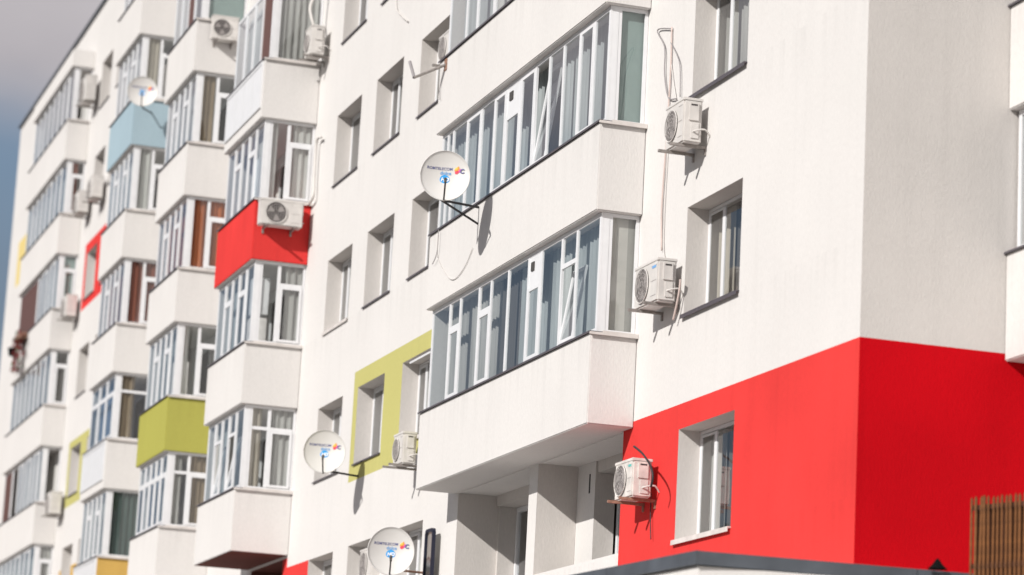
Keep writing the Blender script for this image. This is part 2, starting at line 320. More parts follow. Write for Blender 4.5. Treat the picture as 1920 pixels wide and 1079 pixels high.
# ------------------------------------------------------------------ glazed balconies
def balcony(par, u0, u1, nb, k, front, end, nw=0.0, mat='white', endmat=None, frame='pvc', cur=None, endcur=None, infill=None, door=True, hmat=None, stuff=None):
    """front: list of (type, far edge); end: list of (type, inner edge in Y); one glazed balcony of one floor"""
    zs_, zb, zt = S(k), S(k)+PB, S(k+1)+PB
    P = MB(); P.box((u0, nw+.002, zb), (u1, nb, zs_), mat, {'x0': endmat or mat, 'z0': 'white' if not hmat else hmat})
    bo = P.build('balcony', par, bevel=.012)
    if par is B: bo.matrix_parent_inverse = B.matrix_world.inverted()
    t = MB(); t.box((u0-.04, nb-.14, zs_+.001), (u1+.02, nb+.03, zs_+.012), 'dsill'); t.box((u0-.04, nb+.022, zs_-.012), (u1+.02, nb+.031, zs_+.001), 'dsill')
    t.box((u0-.045, nw+.003, zs_+.001), (u0+.13, nb-.141, zs_+.026), 'lsill'); t.box((u0-.046, nw+.003, zs_-.03), (u0-.033, nb+.03, zs_+.001), 'lsill')
    t.build('sill', bo)
    f = MB(); gls = []; nf = nb-.10; z0, z1 = zs_+.022, zt-.003; mw = .056 if u0 < 40 else .075
    ring(f, 'u', u0+.08, u1-.04, z0, z1, nf-.028, nf, .06, frame); f.box((u1-.1, nw+.003, z0), (u1-.041, nf-.029, z1), 'white')
    f.box((u0+.08, nf-.11, z0), (u0+.135, nf-.029, z1), frame)                   # corner post, end side
    def gsheet(*ar):
        q_ = MB(); sheet(q_, *ar); gls.append(q_)
    a = u0+.14
    for i, (ty, b) in enumerate(front):
        last = i == len(front)-1
        pa, pb = a+.001, (u1-.101 if last else b-mw/2)
        if not last: f.box((b-mw/2, nf-.028, z0+.061), (b+mw/2, nf+(.004 if u0 < 40 else .012 if u0 < 70 else .014), z1-.061), frame)
        lo, hi = z0+.061, z1-.061
        def sash(lo, hi, tilt=0, ins=0):
            s = MB(); ring(s, 'u', pa+.002, pb-.002, lo+.002, hi-.002, nf-.02, nf+.008, .045, frame)
            sheet(s, 'u', pa+.05, pb-.05, lo+.05, hi-.05, nf-.004)
            if tilt: s.xf(Matrix.Translation((0, nf-.02, lo)) @ Matrix.Rotation(math.radians(tilt), 4, 'X') @ Matrix.Translation((0, -nf+.02, -lo)))
            s.build('sash', bo)
        if ty == 'p': gsheet('u', pa, pb, lo, hi, nf-.01)
        elif ty == 's': sash(lo, hi)
        elif ty == 'o': sash(lo, hi, 8)
        elif ty in 'tq':
            zm = hi-.38; f.box((pa, nf-.028, zm-.03), (pb, nf+.003, zm+.03), frame); gsheet('u', pa, pb, zm+.03, hi, nf-.016); sash(lo, zm-.031, 9 if ty == 'q' else 0)
        elif ty == 'w':
            zm = hi-.42; f.box((pa, nf-.045, zm), (pb, nf-.004, hi), 'pvc')
            f.box((pa+(pb-pa)*.55, nf-.004, hi-.2), (pa+(pb-pa)*.8, nf+.012, hi-.08), 'lens'); sash(lo, zm-.002)
        elif ty == 'b': f.box((pa, nf-.05, lo), (pb, nf-.01, hi), 'brown')
        a = b+mw/2 if not last else b
    a = nf-.11
    ring(f, 'n', nw+.004, a, z0, z1, u0+.085, u0+.115, .045, frame)
    nw_ = nw+.054
    for i, (ty, b) in enumerate(end):
        last = i == len(end)-1; pa = (a-.05 if i == 0 else a); pb = nw_ if last else b+.03
        lo, hi = z0+.051, z1-.051
        if not last: f.box((u0+.08, b-.03, lo), (u0+.115, b+.03, hi), frame)
        def esash(lo, hi):
            s = MB(); ring(s, 'n', pb+.002, pa-.002, lo+.002, hi-.002, u0+.072, u0+.105, .045, frame); sheet(s, 'n', pb+.042, pa-.042, lo+.042, hi-.042, u0+.082); s.build('sash', bo)
        if ty == 'p': gsheet('n', pb, pa, lo, hi, u0+.098)
        elif ty == 's': esash(lo, hi)
        elif ty == 't':
            zm = hi-.36; f.box((u0+.081, pb, zm-.03), (u0+.115, pa, zm+.03), frame); gsheet('n', pb, pa, zm+.03, hi, u0+.098); esash(lo, zm-.031)
        elif ty == 'u':                                                   # fixed pane under its own top light
            zm = hi-.36; f.box((u0+.081, pb, zm-.03), (u0+.115, pa, zm+.03), frame); gsheet('n', pb, pa, zm+.03, hi, u0+.098); gsheet('n', pb, pa, lo, zm-.03, u0+.098)
        elif ty == 'm': f.box((u0+.08, pb, lo), (u0+.12, pa, hi), 'pvcgrey')
        a = b-.03
    f.build('window_frame', bo); [q_.build('pane', bo) for q_ in gls]
    for (ca, cb, m) in (cur or []): q = MB(); curtain_mesh(q, (ca, nf-.2), (cb, nf-.2), z0+.02, z1-.02, m); q.build('curtain', bo)
    for (ca, cb, m) in (endcur or []):
        q = MB(); curtain_mesh(q, (u0+.15, ca), (u0+.15, cb), z0+.02, z1-.02, m, amp=.0 if m in ('c_green', 'c_film', 'c_film2') else .016); q.build('curtain', bo)
    for (x, y, z, dx, dy_, dz, m) in (stuff or []): q = MB(); q.box((u0+x, y, zs_+z), (u0+x+dx, y+dy_, zs_+z+dz), m); q.build('cupboard', bo, bevel=.01)
    if infill:                                                            # white plastic panels instead of a plastered front
        n = infill; q = MB(); ring(q, 'u', u0+.1, u1-.1, zb+.2, zs_-.035, nb+.001, nb+.03, .05, 'pvc')
        for i in range(n):
            x = u0+.15+(u1-u0-.3)*i/n; q.box((x+.012, nb+.001, zb+.255), (x+(u1-u0-.3)/n-.012, nb+.018, zs_-.09), 'pvc')
        q.build('front_panel', bo)
    if door:                                                              # way into the flat behind the glazing
        q = MB(); du = u0+(u1-u0)*.35; ring(q, 'u', du, du+1.5, zs_-.05, zt-.22, nw+.004, nw+.05, .07, 'pvc'); q.box((du+.07, nw+.004, zs_+.02), (du+1.43, nw+.02, zt-.29), 'dark')
        q.build('balcony_door', bo)
    return bo

def even(u0, u1, types):
    n = len(types); return [(t, u0+.14+(u1-u0-.24)*(i+1)/n) for i, t in enumerate(types)]
AX = (32.81, 40.29, .616); BX = (50.6, 53.8, 1.07); CX = (57.6, 60.7, 1.07); DX = (64.6, 67.75, 1.07); EX = (77.9, 85.0, .616)
def seq(types, edges): return list(zip(types, edges))
# near long balconies
balcony(B, *AX, 0, seq('pqpwppptptp'.replace('pp', 'pp', 1), [33.06+.0, 33.78, 34.36, 35.2, 35.73, 36.6, 37.38, 37.93, 38.83, 39.34, 40.2])[0:0] +
        seq('pqpwpptptp', [33.78, 34.36, 35.2, 35.73, 36.6, 37.38, 37.93, 38.83, 39.34, 40.24]), [('p', 0)],
        cur=[(33.1, 36.55, 'c_blue'), (36.55, 37.4, 'c_dark'), (37.4, 40.1, 'c_grey')], endcur=[(.40, .13, 'c_film'), (.13, .02, 'c_film2')])
balcony(B, *AX, 1, seq('pspposwspsppp', [33.47, 34.04, 34.68, 35.26, 35.84, 36.48, 37.12, 37.66, 38.28, 38.98, 39.68, 39.95, 40.24]), [('p', 0)],
        cur=[(33.05, 35.2, 'c_blue'), (35.9, 40.1, 'c_blue')], endcur=[(.46, .02, 'c_green')])
balcony(B, *AX, 2, seq('pspspspspp', [33.6, 34.3, 35.0, 35.7, 36.4, 37.1, 37.93, 38.8, 39.34, 40.24]), [('p', 0)], cur=[(33.05, 38.5, 'c_white'), (38.5, 40.1, 'c_blue')], endcur=[(.46, .02, 'c_green')])
balcony(B, *AX, 3, even(32.81, 40.29, 'pspspspspp'), [('p', 0)], cur=[(33.05, 40.1, 'c_white')])
# column B
e2 = [('p', .50), ('t', 0)]
fB = even(50.6, 53.8, 'ptptp')
balcony(B, *BX, 0, even(50.6, 53.8, 'pqpqp'), [('u', .50), ('t', 0)], cur=[(52.8, 53.6, 'c_blue')], endcur=[(.85, .62, 'c_beige'), (.42, .05, 'c_grey')], hmat='shade_maroon')  # underside shade painted in maroon
balcony(B, *BX, 1, fB, e2, cur=[(51.0, 51.6, 'c_blue'), (52.9, 53.6, 'c_blue')], endcur=[(.36, .02, 'c_grey')], stuff=[(.4, .60, .0, .5, .3, .55, 'pvcgrey'), (.45, .58, .62, .4, .3, .7, 'pvc')])
balcony(B, *BX, 2, fB, e2, mat='red', stuff=[(.5, .7, 0, .5, .25, .9, 'pvc')], cur=[(51.6, 52.4, 'c_white')], endcur=[(.4, .05, 'c_white'), (.88, .7, 'c_white')])
balcony(B, *BX, 3, even(50.6, 53.8, 'bppp'), [('p', 0)], infill=4, cur=[(51.2, 53.6, 'c_blue')], endcur=[(.88, .05, 'c_grey')])
# column C
balcony(B, *CX, -1, even(57.6, 60.7, 'ptptp'), e2)
balcony(B, *CX, 0, even(57.6, 60.7, 'ttttt'), [('u', .52), ('t', 0)], cur=[(58, 59, 'c_grey'), (59.2, 60.4, 'c_navy')], endcur=[(.5, .05, 'c_tan'), (.85, .65, 'c_grey')])
balcony(B, *CX, 1, even(57.6, 60.7, 'ptptp'), e2, mat='olive', stuff=[(.35, .62, .1, .5, .28, .7, 'pvcgrey')], cur=[(58, 60.5, 'c_blue')], endcur=[(.86, .7, 'c_white')])
balcony(B, *CX, 2, even(57.6, 60.7, 'ptptp'), e2, cur=[(58, 60.5, 'c_orange')], endcur=[(.88, .5, 'c_orange'), (.45, .02, 'c_orange')])
balcony(B, *CX, 3, even(57.6, 60.7, 'ptptp'), e2, cur=[(58, 60.5, 'c_blue')], endcur=[(.88, .55, 'c_tan')])
balcony(B, *CX, 4, even(57.6, 60.7, 'pbpp'), [('p', 0)], cur=[(58.6, 60.5, 'c_blue')], endcur=[(.88, .05, 'c_green')])
# column D
balcony(B, *DX, -1, even(64.6, 67.75, 'ptptp'), e2)
balcony(B, *DX, 0, even(64.6, 67.75, 'ptptp'), [('p', 0)], mat='white', endmat='yellow', infill=2, cur=[(65, 67.5, 'c_white')], endcur=[(.9, .05, 'c_bottle')])
balcony(B, *DX, 1, even(64.6, 67.75, 'ttt'), [('u', 0)], infill=3, cur=[(65.2, 67.5, 'c_navy')], endcur=[(.9, .5, 'c_tan')])
balcony(B, *DX, 2, even(64.6, 67.75, 'ptptp'), e2, cur=[(65, 67.5, 'c_rust')], endcur=[(.9, .5, 'c_rust'), (.45, .05, 'c_rust')])
balcony(B, *DX, 3, even(64.6, 67.75, 'ptptp'), e2, cur=[(65, 67.5, 'c_white')], endcur=[(.9, .5, 'c_white')])
balcony(B, *DX, 4, even(64.6, 67.75, 'ptptp'), e2, mat='blue', stuff=[(.4, .1, 0, .5, .35, 1.0, 'pvcgrey')], cur=[(65, 67.5, 'c_blue')], endcur=[(.9, .5, 'c_beige')])
balcony(B, *DX, 5, even(64.6, 67.75, 'ptptp'), e2, cur=[(65, 67.5, 'c_blue')])
# column E, the far long balconies
E9 = 'pspspppp'
e3 = [('t', 0)]
balcony(B, *EX, -1, even(77.9, 85, E9), e3)
balcony(B, *EX, 0, even(77.9, 85, E9), e3, cur=[(78.3, 84.6, 'c_blue')], endcur=[(.45, .05, 'c_grey')])
balcony(B, *EX, 1, seq('pspspsdb', [78.7, 79.4, 80.1, 80.8, 81.5, 82.2, 83.4, 85]), [('d', 0)], cur=[(78.9, 82.2, 'c_grey')])
balcony(B, *EX, 2, even(77.9, 85, E9), e3, cur=[(78.3, 84.7, 'c_grey')], endcur=[(.45, .3, 'c_bottle')])
balcony(B, *EX, 3, seq('pspspb', [78.7, 79.4, 80.1, 80.8, 81.5, 85]), e3, cur=[(78.3, 81, 'c_blue')], endcur=[(.45, .05, 'c_green')])
balcony(B, *EX, 4, even(77.9, 85, E9), e3, cur=[(78.3, 84.7, 'c_grey')], endcur=[(.45, .2, 'c_rust')])
balcony(B, *EX, 5, even(77.9, 85, E9), [('d', 0)], cur=[(79.4, 84.7, 'c_dark')])
# parapets over the top balconies
for (u0, u1, nb), k in ((AX, 6), (BX, 6), (CX, 6), (DX, 6), (EX, 6)):
    t = MB(); t.box((u0, .002, S(k)+PB), (u1, nb, S(k)+PB+.5), 'white'); part(t, 'top_parapet', bevel=.012)

# open loggia under the near long balcony
lg = MB(); z0, z1 = 3.9, 7.086
lg.box((36.45, -.57, z0), (36.81, -.002, z1), 'white', {'x0': 'reveal'}); part(lg, 'pillar')
lg = MB(); lg.box((35.74, -.86, z0), (36.449, -.572, z1), 'white', {'x0': 'reveal'}); lg.box((35.93, -.5715, 6.67), (35.98, -.568, 6.93), 'acdark'); part(lg, 'pier')
lg = MB(); lg.poly([(40.12, 0, z0), (40.12, -.63, z0), (40.12, -.63, z1), (40.12, 0, z1)][::-1], 'reveal'); lg.box((40.06, -.95, z0), (40.119, -.631, z1), 'reveal')
lg.poly([(33.16, 0, z0), (33.16, -.95, z0), (33.16, -.95, z1), (33.16, 0, z1)], 'white'); lg.poly([(36.811, -.57, z0), (36.811, -1, z0), (36.811, -1, z1), (36.811, -.57, z1)], 'white')
lg.poly([(33.165, -1.0, 7.083), (40.115, -1.0, 7.083), (40.115, .03, 7.083), (33.165, .03, 7.083)], 'white'); part(lg, 'loggia')
lg = MB(); lg.box((36.82, -.95, 6.93), (40.05, -.58, 7.082), 'reveal'); lg.box((33.17, -.95, 6.93), (35.73, -.6, 7.082), 'reveal'); part(lg, 'lintel')
for (a, b) in ((36.83, 40.05), (33.2, 35.73)):
    f = MB(); ring(f, 'u', a, b, 4.4, 6.925, -.945, -.89, .07, 'pvc'); f.box(((a+b)/2-.04, -.945, 4.47), ((a+b)/2+.04, -.885, 6.85), 'pvc'); fo = part(f, 'window')
    p = MB(); sheet(p, 'u', a+.07, b-.07, 4.47, 6.85, -.92); p.build('pane', fo)
    q = MB(); curtain_mesh(q, (a+.1, -1.1), (b-.1, -1.1), 4.4, 6.9, 'c_dark'); q.build('curtain', fo)
lg = MB(); lg.box((50.949, -1.2, 3.9), (53.501, -.001, 7.042), 'shade_maroon'); lg.f = [q for i, q in enumerate(lg.f) if i != 3]; lg.m = [q for i, q in enumerate(lg.m) if i != 3]   # open recess, its shade put into the maroon walls, front side left out
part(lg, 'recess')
lg = MB(); lg.box((33.165, -.14, 3.9), (36.449, -.004, 5.57), 'white'); part(lg, 'parapet')
aw = MB(); aw.poly([(41.0, .30, 9.30), (42.1, .30, 9.30), (42.1, .0, 9.47), (41.0, .0, 9.47)], 'pvc'); aw.box((41.0, .30, 9.285), (42.1, .31, 9.315), 'pvc'); part(aw, 'awning')

# ------------------------------------------------------------------ adjoining block, set back from the grey gable
B2 = empty('apartment_building', (18, -2.27, 0)); B2.matrix_world = Matrix.Translation((18, -2.27, 0))
tag(B2, 'adjoining white block set back at the right edge beside the grey and red gable', 'building')
wl = MB()
wl.box((-2, -12, 0), (KX-.002, -2.27, ROOF), 'white', {'y1': 'white'}); o = wl.build('wall', B2); o.matrix_parent_inverse = B2.matrix_world.inverted()
for k in range(0, 3):
    o = balcony(B2, 18.6, KX-.004, -1.65, k, even(18.6, KX-.06, 'pspspspspp'), [('p', -2.27)], nw=-2.27, cur=[(19, 25.6, 'c_dark')], door=False)
    o.matrix_parent_inverse = B2.matrix_world.inverted()

# ------------------------------------------------------------------ low shop with the slate coping, and what stands on its roof
B3 = empty('shop_building', (25.2, 2.0, 0)); tag(B3, 'low white shop extension with slate grey metal roof edge, below the red wall', 'shop')
c0, c1, c2 = Vector((25.22, 2.09)), Vector((58, 4.2)), Vector((24.7, -9.0))
def ext(mb, pts, za, zb, m, top=True, mats=None):
    n = len(pts)
    for i in range(n):
        a, b = pts[i], pts[(i+1) % n]; mb.poly([(a[0], a[1], za), (b[0], b[1], za), (b[0], b[1], zb), (a[0], a[1], zb)], m)
    if top: mb.poly([(p[0], p[1], zb) for p in pts], m); mb.poly([(p[0], p[1], za) for p in pts][::-1], m)
ring_pts = [tuple(c2), (58, -9.0), tuple(c1), tuple(c0)]
def offs(d): return [(c2.x-d, c2.y-d), (58+d, -9-d), (c1.x+d, c1.y+d), (c0.x-d, c0.y+d)]
w3 = MB(); ext(w3, [(c2.x, -2.6), (KX-.01, -2.6), (KX-.01, -.0), (KX-.01, .02), (58, .02), tuple(c1), tuple(c0)], 0, 4.56, 'white'); o = w3.build('wall', B3); o.matrix_parent_inverse = Matrix.Translation((-25.2, -2, 0))
k3 = MB()
for a, b in ((c0, c1), (c2, c0)):
    d = (b-a).normalized(); nrm = Vector((-d.y, d.x)); L = (b-a).length; nseg = max(2, int(L/2.0))
    for i in range(nseg):
        p, q = a+d*(L*i/nseg+.004), a+d*(L*(i+1)/nseg-.004)
        if i == 0 and a is c0: p = a - d*.05
        if i == nseg-1 and b is c0: q = b + d*.046
        ext(k3, [tuple(p+nrm*.05), tuple(p-nrm*.35), tuple(q-nrm*.35), tuple(q+nrm*.05)], 4.57 if a is c0 else 4.569, 4.70 if a is c0 else 4.699, 'coping')
o = k3.build('roof_coping', B3); o.matrix_parent_inverse = Matrix.Translation((-25.2, -2, 0))

vc = MB(); pts = [(24.92+.0, 0), ]
prof = [(.10, 0), (.085, .012), (.055, .04), (.022, .085), (.012, .10), (0.001, .104)]
i0 = len(vc.v); mi = vc.mi('rubber')
for r_, z_ in prof:
    for k in range(14): vc.v.append((r_*math.cos(k*math.tau/14), r_*math.sin(k*math.tau/14), z_))
for i in range(len(prof)-1):
    for k in range(14): vc.f.append([i*14+k, i*14+(k+1) % 14, (i+1)*14+(k+1) % 14, (i+1)*14+k]); vc.m.append(mi)
o = vc.build('roof_vent', smooth=True); o.location = (24.95, -.28, 4.70); tag(o, 'small black pointed vent cap on the slate roof edge', 'vent')

FN = empty('slat_fence', (24.86, -.59, 4.57)); tag(FN, 'brown upright slat fence on the shop roof at the lower right corner', 'fence')
fd = Vector((-.62, -.23)).normalized(); p0 = Vector((24.86, -.59))
for i in range(26):
    p = p0 + fd*(.056*i); h = .83 + random.uniform(-.012, .012); s = MB(); ww = .0145 + random.uniform(-.002, .002)
    s.box((-ww, -.005, .0), (ww, .005, h), 'wood'); s.box((-ww*.5, -.004, h), (ww*.5, .004, h+.018), 'wood')
    o = s.build('slat', FN); o.location = (p.x-24.86, p.y+.59, .0); o.rotation_euler = (random.uniform(-.012, .012), random.uniform(-.012, .012), math.atan2(fd.y, fd.x))
for z in (.15, .72):
    s = MB(); s.box((0, .014, z), (1.35, .045, z+.05), 'wooddark'); o = s.build('rail', FN); o.rotation_euler = (0, 0, math.atan2(fd.y, fd.x))
s = MB(); s.box((0, .05, .02), (1.35, .075, .74), 'wooddark'); o = s.build('backing_board', FN); o.rotation_euler = (0, 0, math.atan2(fd.y, fd.x))

# ------------------------------------------------------------------ air conditioners
def ac(label, loc, rotz=0, w=.78, d=.26, h=.54, gap=.10, mat='ac', arms=.12, armmat='steel', detail=True, emblem=None):
    """loc: bottom middle of the back, on the wall; local +Y is the front"""
    R = empty('air_conditioner', loc, (0, 0, rotz)); tag(R, label, 'air conditioner', 'air conditioners on the walls')
    y0, y1 = gap, gap+d
    c = MB(); c.box((-w/2, y0, 0), (w/2, y1, h), mat); co = c.build('casing', R, bevel=.018)
    t = MB(); t.box((-w/2-.006, y0-.004, h-.03), (w/2+.006, y1+.008, h+.008), mat); t.build('lid', R, bevel=.006)
    fx, fr = w*.14, min(h*.41, w*.33)
    f = MB(); f.disc((fx, h*.5), fr, y1+.003, 'acdark', rx=fr); f.build('fan_opening', R)
    bl = MB()
    for k in range(3):
        a = k*2.094+.5; pts = []
        for s_, rr in ((-.32, .25), (-.5, .85), (.3, .85), (.35, .25)): pts.append((fx+fr*rr*math.cos(a+s_), y1+.006+.004*s_, h*.5+fr*rr*math.sin(a+s_)))
        bl.poly(pts, 'acwire')
    bl.build('fan', R)
    gr = MB()
    for q in (.25, .5, .75, 1.0):
        gr.tube([(fx+fr*q*math.cos(k*math.tau/24), y1+.018, h*.5+fr*q*math.sin(k*math.tau/24)) for k in range(25)], .0035 if q < 1 else .008, 'acwire' if q < 1 else mat, seg=4)
    for k in range(-4, 5):
        x = fr*k/4.6; zz = math.sqrt(max(0, fr*fr-x*x)); gr.tube([(fx+x, y1+.02, h*.5-zz), (fx+x, y1+.02, h*.5+zz)], .004, 'acwire', seg=4)
    gr.build('fan_grille', R)
    if detail:
        s = MB(); s.box((-w/2-.02, y0+d*.22, h*.50), (-w/2-.001, y0+d*.72, h*.90), mat); s.box((-w/2-.022, y0+d*.3, h*.83), (-w/2-.0205, y0+d*.64, h*.87), 'acdark'); s.box((-w/2-.013, y0+d*.2, h*.1), (-w/2-.001, y0+d*.6, h*.46), 'palewire'); s.build('service_cover', R, )
        for zz in (.24,):
            s = MB(); s.tube([(-w/2, y0+d*.5, h*zz), (-w/2-.05, y0+d*.4, h*zz+.01), (-w/2-.055, y0-.02, h*zz+.03), (-w/2-.02, .0, h*zz-.04)], .011, 'palewire', smooth=5); s.build('pipe', R, smooth=True)
        s = MB()
        for zz in (.15, .5, .85): s.box((-w/2+.04, y1+.0005, h*zz), (-w*.22, y1+.0035, h*zz+.006), 'acwire')
        s.build('vent_line', R)
    if emblem:
        s = MB(); s.box((-w*.42, y1+.001, h*.80), (-w*.26, y1+.004, h*.86), emblem); s.build('badge', R)
    for x in (-w*.33, w*.33):
        s = MB(); s.box((x-.02, 0, -.035), (x+.02, y1+arms, -.003), armmat); s.box((x-.018, .0, -.11), (x+.018, .02, -.036), armmat); s.build('bracket', R)
    return R

ac('dirty white unit on the white wall just below the uppermost near window', (30.93, 0, 10.20), w=.58, d=.24, h=.54, emblem=None)
ac('white unit on the white wall right of the near long balcony, with a blue badge', (31.70, 0, 8.40), w=.78, d=.24, h=.52, gap=.09, emblem='sky_print')
r_ac = ac('stained cream unit with a loose black hose, fixed on the red wall', (32.13, 0, 6.10), w=.60, d=.25, h=.46, mat='acpink', armmat='rust', emblem='teal')
ac('white unit on long steel arms on the lime green panel beside a balcony', (42.08, 0, 7.69), w=.52, d=.22, h=.49, gap=.2, arms=.18)
ac('white unit at a high window, half behind the end of the topmost near long balcony', (41.2, .0, 13.93), w=.66, d=.2, h=.46, gap=.1, detail=False)
ac('beige unit on the end of the bright red balcony', (50.6, .63, 13.09), math.radians(90), w=.80, d=.26, h=.48, gap=.09, emblem='palewire')
ac('white unit with a curved white pipe at the curtained top balcony end', (50.15, 0, 16.33), w=.5, d=.26, h=.56, gap=.12)
ac('grey unit under a green blind, on the end of a white balcony', (57.6, .50, 18.56), math.radians(90), w=.56, d=.2, h=.52, gap=.06)
ac('distant unit hanging in the open end of the highest far balcony', (76.9, 0, 21.98), w=.9, d=.3, h=.72, gap=.12, detail=False)
ac('distant unit on white wall above the small red framed window', (76.6, 0, 18.75), w=.8, d=.3, h=.6, gap=.1, detail=False)
ac('distant unit close to the lower corner of the red framed window', (77.2, 0, 15.95), w=.8, d=.3, h=.6, gap=.1, detail=False)
ac('distant unit beside the far lime green panel', (77.0, 0, 10.5), w=.8, d=.3, h=.6, gap=.1, detail=False)
ac('unit in the lowest window row, mostly hidden behind the lowest satellite dish', (44.6, -.2, 6.1), w=.7, d=.25, h=.55, gap=.1, detail=False)
ac('distant unit tucked between window and white balcony, left of the orange curtains', (74.4, 0, 18.7), w=.8, d=.3, h=.6, gap=.1, detail=False)

def line(name, label, cat, pts, r, m, smooth=6):
    o = MB().tube(pts, r, m, seg=6, smooth=smooth).build(name, smooth=True); return tag(o, label, cat)
def F(n, *p): return [(a, n, b) for a, b in p]
line('cable', 'grey cable loop on white wall above the uppermost near air conditioner', 'cable', F(.03, (31.99, 12.0), (32.48, 12.11), (32.2, 11.81), (32.16, 11.45), (32.0, 11.12), (31.72, 11.03)), .009, 'wire')
line('cable', 'thin grey cable hanging right of the pink conduit', 'cable', F(.03, (31.99, 11.82), (31.74, 11.58), (31.63, 11.39), (31.59, 11.02)), .007, 'wire')
line('cable', 'slack pale wire close to the pink conduit top', 'cable', F(.02, (31.97, 11.54), (31.85, 11.24), (31.74, 11.02)), .006, 'palewire')
line('conduit', 'long thin pink conduit down the white wall between two air conditioners', 'pipe', F(.025, (31.99, 12.02), (31.97, 11.54), (31.99, 11.0), (32.03, 10.39), (32.08, 9.73), (32.02, 9.18)), .0115, 'pinkpipe')
line('cable', 'thin wire beside the lower part of the pink conduit', 'cable', F(.02, (31.97, 10.42), (32.0, 9.65), (31.97, 9.18), (31.85, 8.98)), .007, 'palewire')
line('hose', 'pale drain hose hanging under the badged air conditioner', 'hose', F(.08, (31.2, 8.66), (31.22, 8.53), (31.3, 8.35), (31.39, 8.2)), .014, 'pinkpipe')
line('hose', 'thick black hose arching over the rusty air conditioner on red wall', 'hose', F(.3, (31.95, 6.72), (31.64, 6.59), (31.36, 6.41), (31.27, 6.27), (31.32, 6.16)), .0135, 'hose')
line('cable', 'thin dark wire hanging below the rusty air conditioner on red wall', 'cable', F(.04, (32.0, 6.2), (31.98, 5.86), (31.94, 5.62)), .007, 'hose')
line('cable', 'pale sagging dish cable under the long balcony sill', 'cable', F(.63, (39.82, 10.86), (39.79, 10.52), (39.28, 10.15), (38.85, 10.0), (38.35, 10.09), (38.01, 10.3)), .006, 'palewire')
line('cable', 'dark short dish cable hanging at the far end of the long balcony', 'cable', F(.66, (39.7, 10.9), (39.72, 10.56), (39.92, 10.42)), .007, 'wire')
line('cable', 'curved cable high on the white wall at the top edge', 'cable', F(.03, (45.3, 16.3), (45.27, 15.97), (44.92, 15.74), (44.49, 15.52)), .012, 'palewire')
line('pipe', 'curved white pipe beside the window above the red balcony', 'pipe', F(.08, (49.87, 14.76), (50.2, 14.74), (50.2, 14.09), (50.17, 13.72), (50.4, 13.63), (50.55, 13.62)), .028, 'palewire')
line('pipe', 'white pipe arching up from the air conditioner at the curtained top balcony', 'pipe', [(50.1, .3, 16.9), (50.12, .36, 17.1), (50.18, .38, 17.3), (50.2, .3, 17.55), (50.2, .2, 17.8)], .03, 'palewire')
om = MB(); om.tube([(39.95, .60, 13.52), (40.15, 1.05, 13.30)], .022, 'steel'); om.tube([(40.15, 1.05, 13.30), (40.45, 1.05, 13.62)], .028, 'wire'); om.box((39.9, .617, 13.42), (40.02, .63, 13.6), 'rust')
tag(om.build('antenna_arm'), 'empty bent steel antenna arm sticking out from the topmost long balcony', 'antenna arm')
line('cable', 'loose thin cable dangling from the empty antenna arm', 'cable', [(39.98, .64, 13.45), (40.15, .64, 13.2), (40.12, .64, 13.0)], .006, 'wire')

# dark framed light box on the low wall
SG = empty('light_box', (41.05, .1, 5.3)); tag(SG, 'narrow light box with rounded dark frame right of the lowest satellite dish', 'sign')
s = MB(); pr = []
for cx_, cz_, a0 in ((.13, 1.25, 0), (-.13, 1.25, 90), (-.13, .1, 180), (.13, .1, 270)):
    for k in range(5): a = math.radians(a0+k*22.5); pr.append((cx_+.08*math.cos(a), cz_+.08*math.sin(a)))
n = len(pr); sc_ = .80
for i in range(n):
    a, b = pr[i], pr[(i+1) % n]; ia, ib = [(p[0]*.80, .675+(p[1]-.675)*.93) for p in (a, b)]
    s.poly([(a[0], .05, a[1]), (b[0], .05, b[1]), (ib[0], .05, ib[1]), (ia[0], .05, ia[1])], 'frameblue'); s.poly([(a[0], 0, a[1]), (b[0], 0, b[1]), (b[0], .05, b[1]), (a[0], .05, a[1])], 'frameblue')
    s.poly([(ia[0], .05, ia[1]), (ib[0], .05, ib[1]), (ib[0], .02, ib[1]), (ia[0], .02, ia[1])], 'frameblue')
s.build('frame', SG)
s = MB(); s.poly([(p[0]*.80, .03, .675+(p[1]-.675)*.93) for p in pr], 'glass'); s.build('pane', SG)
s = MB(); s.poly([(p[0]*.9, .01, .675+(p[1]-.675)*.97) for p in pr], 'c_grey'); s.build('back_plate', SG)

# ------------------------------------------------------------------ satellite dishes
RD = .345
def dy(x, z): return .085*(x*x+z*z)/(RD*RD)
def text_mesh(txt, size, cx_, cz_, m, name, parent, lift=.004, shear=0, bold=.0):
    cu = bpy.data.curves.new(name, 'FONT'); cu.body = txt; cu.size = size; cu.align_x = 'CENTER'; cu.align_y = 'CENTER'; cu.shear = shear; cu.offset = bold
    ob = bpy.data.objects.new(name, cu); COL.objects.link(ob)
    dg = bpy.context.evaluated_depsgraph_get(); me = bpy.data.meshes.new_from_object(ob.evaluated_get(dg)); bpy.data.objects.remove(ob); bpy.data.curves.remove(cu)
    for v in me.vertices:
        x, z = cx_ - v.co.x, cz_ + v.co.y; v.co = (x, dy(x, z)+lift, z)
    me.materials.clear(); me.materials.append(M[m]); me.name = name
    o = bpy.data.objects.new(name, me); COL.objects.link(o); o.parent = parent; return o
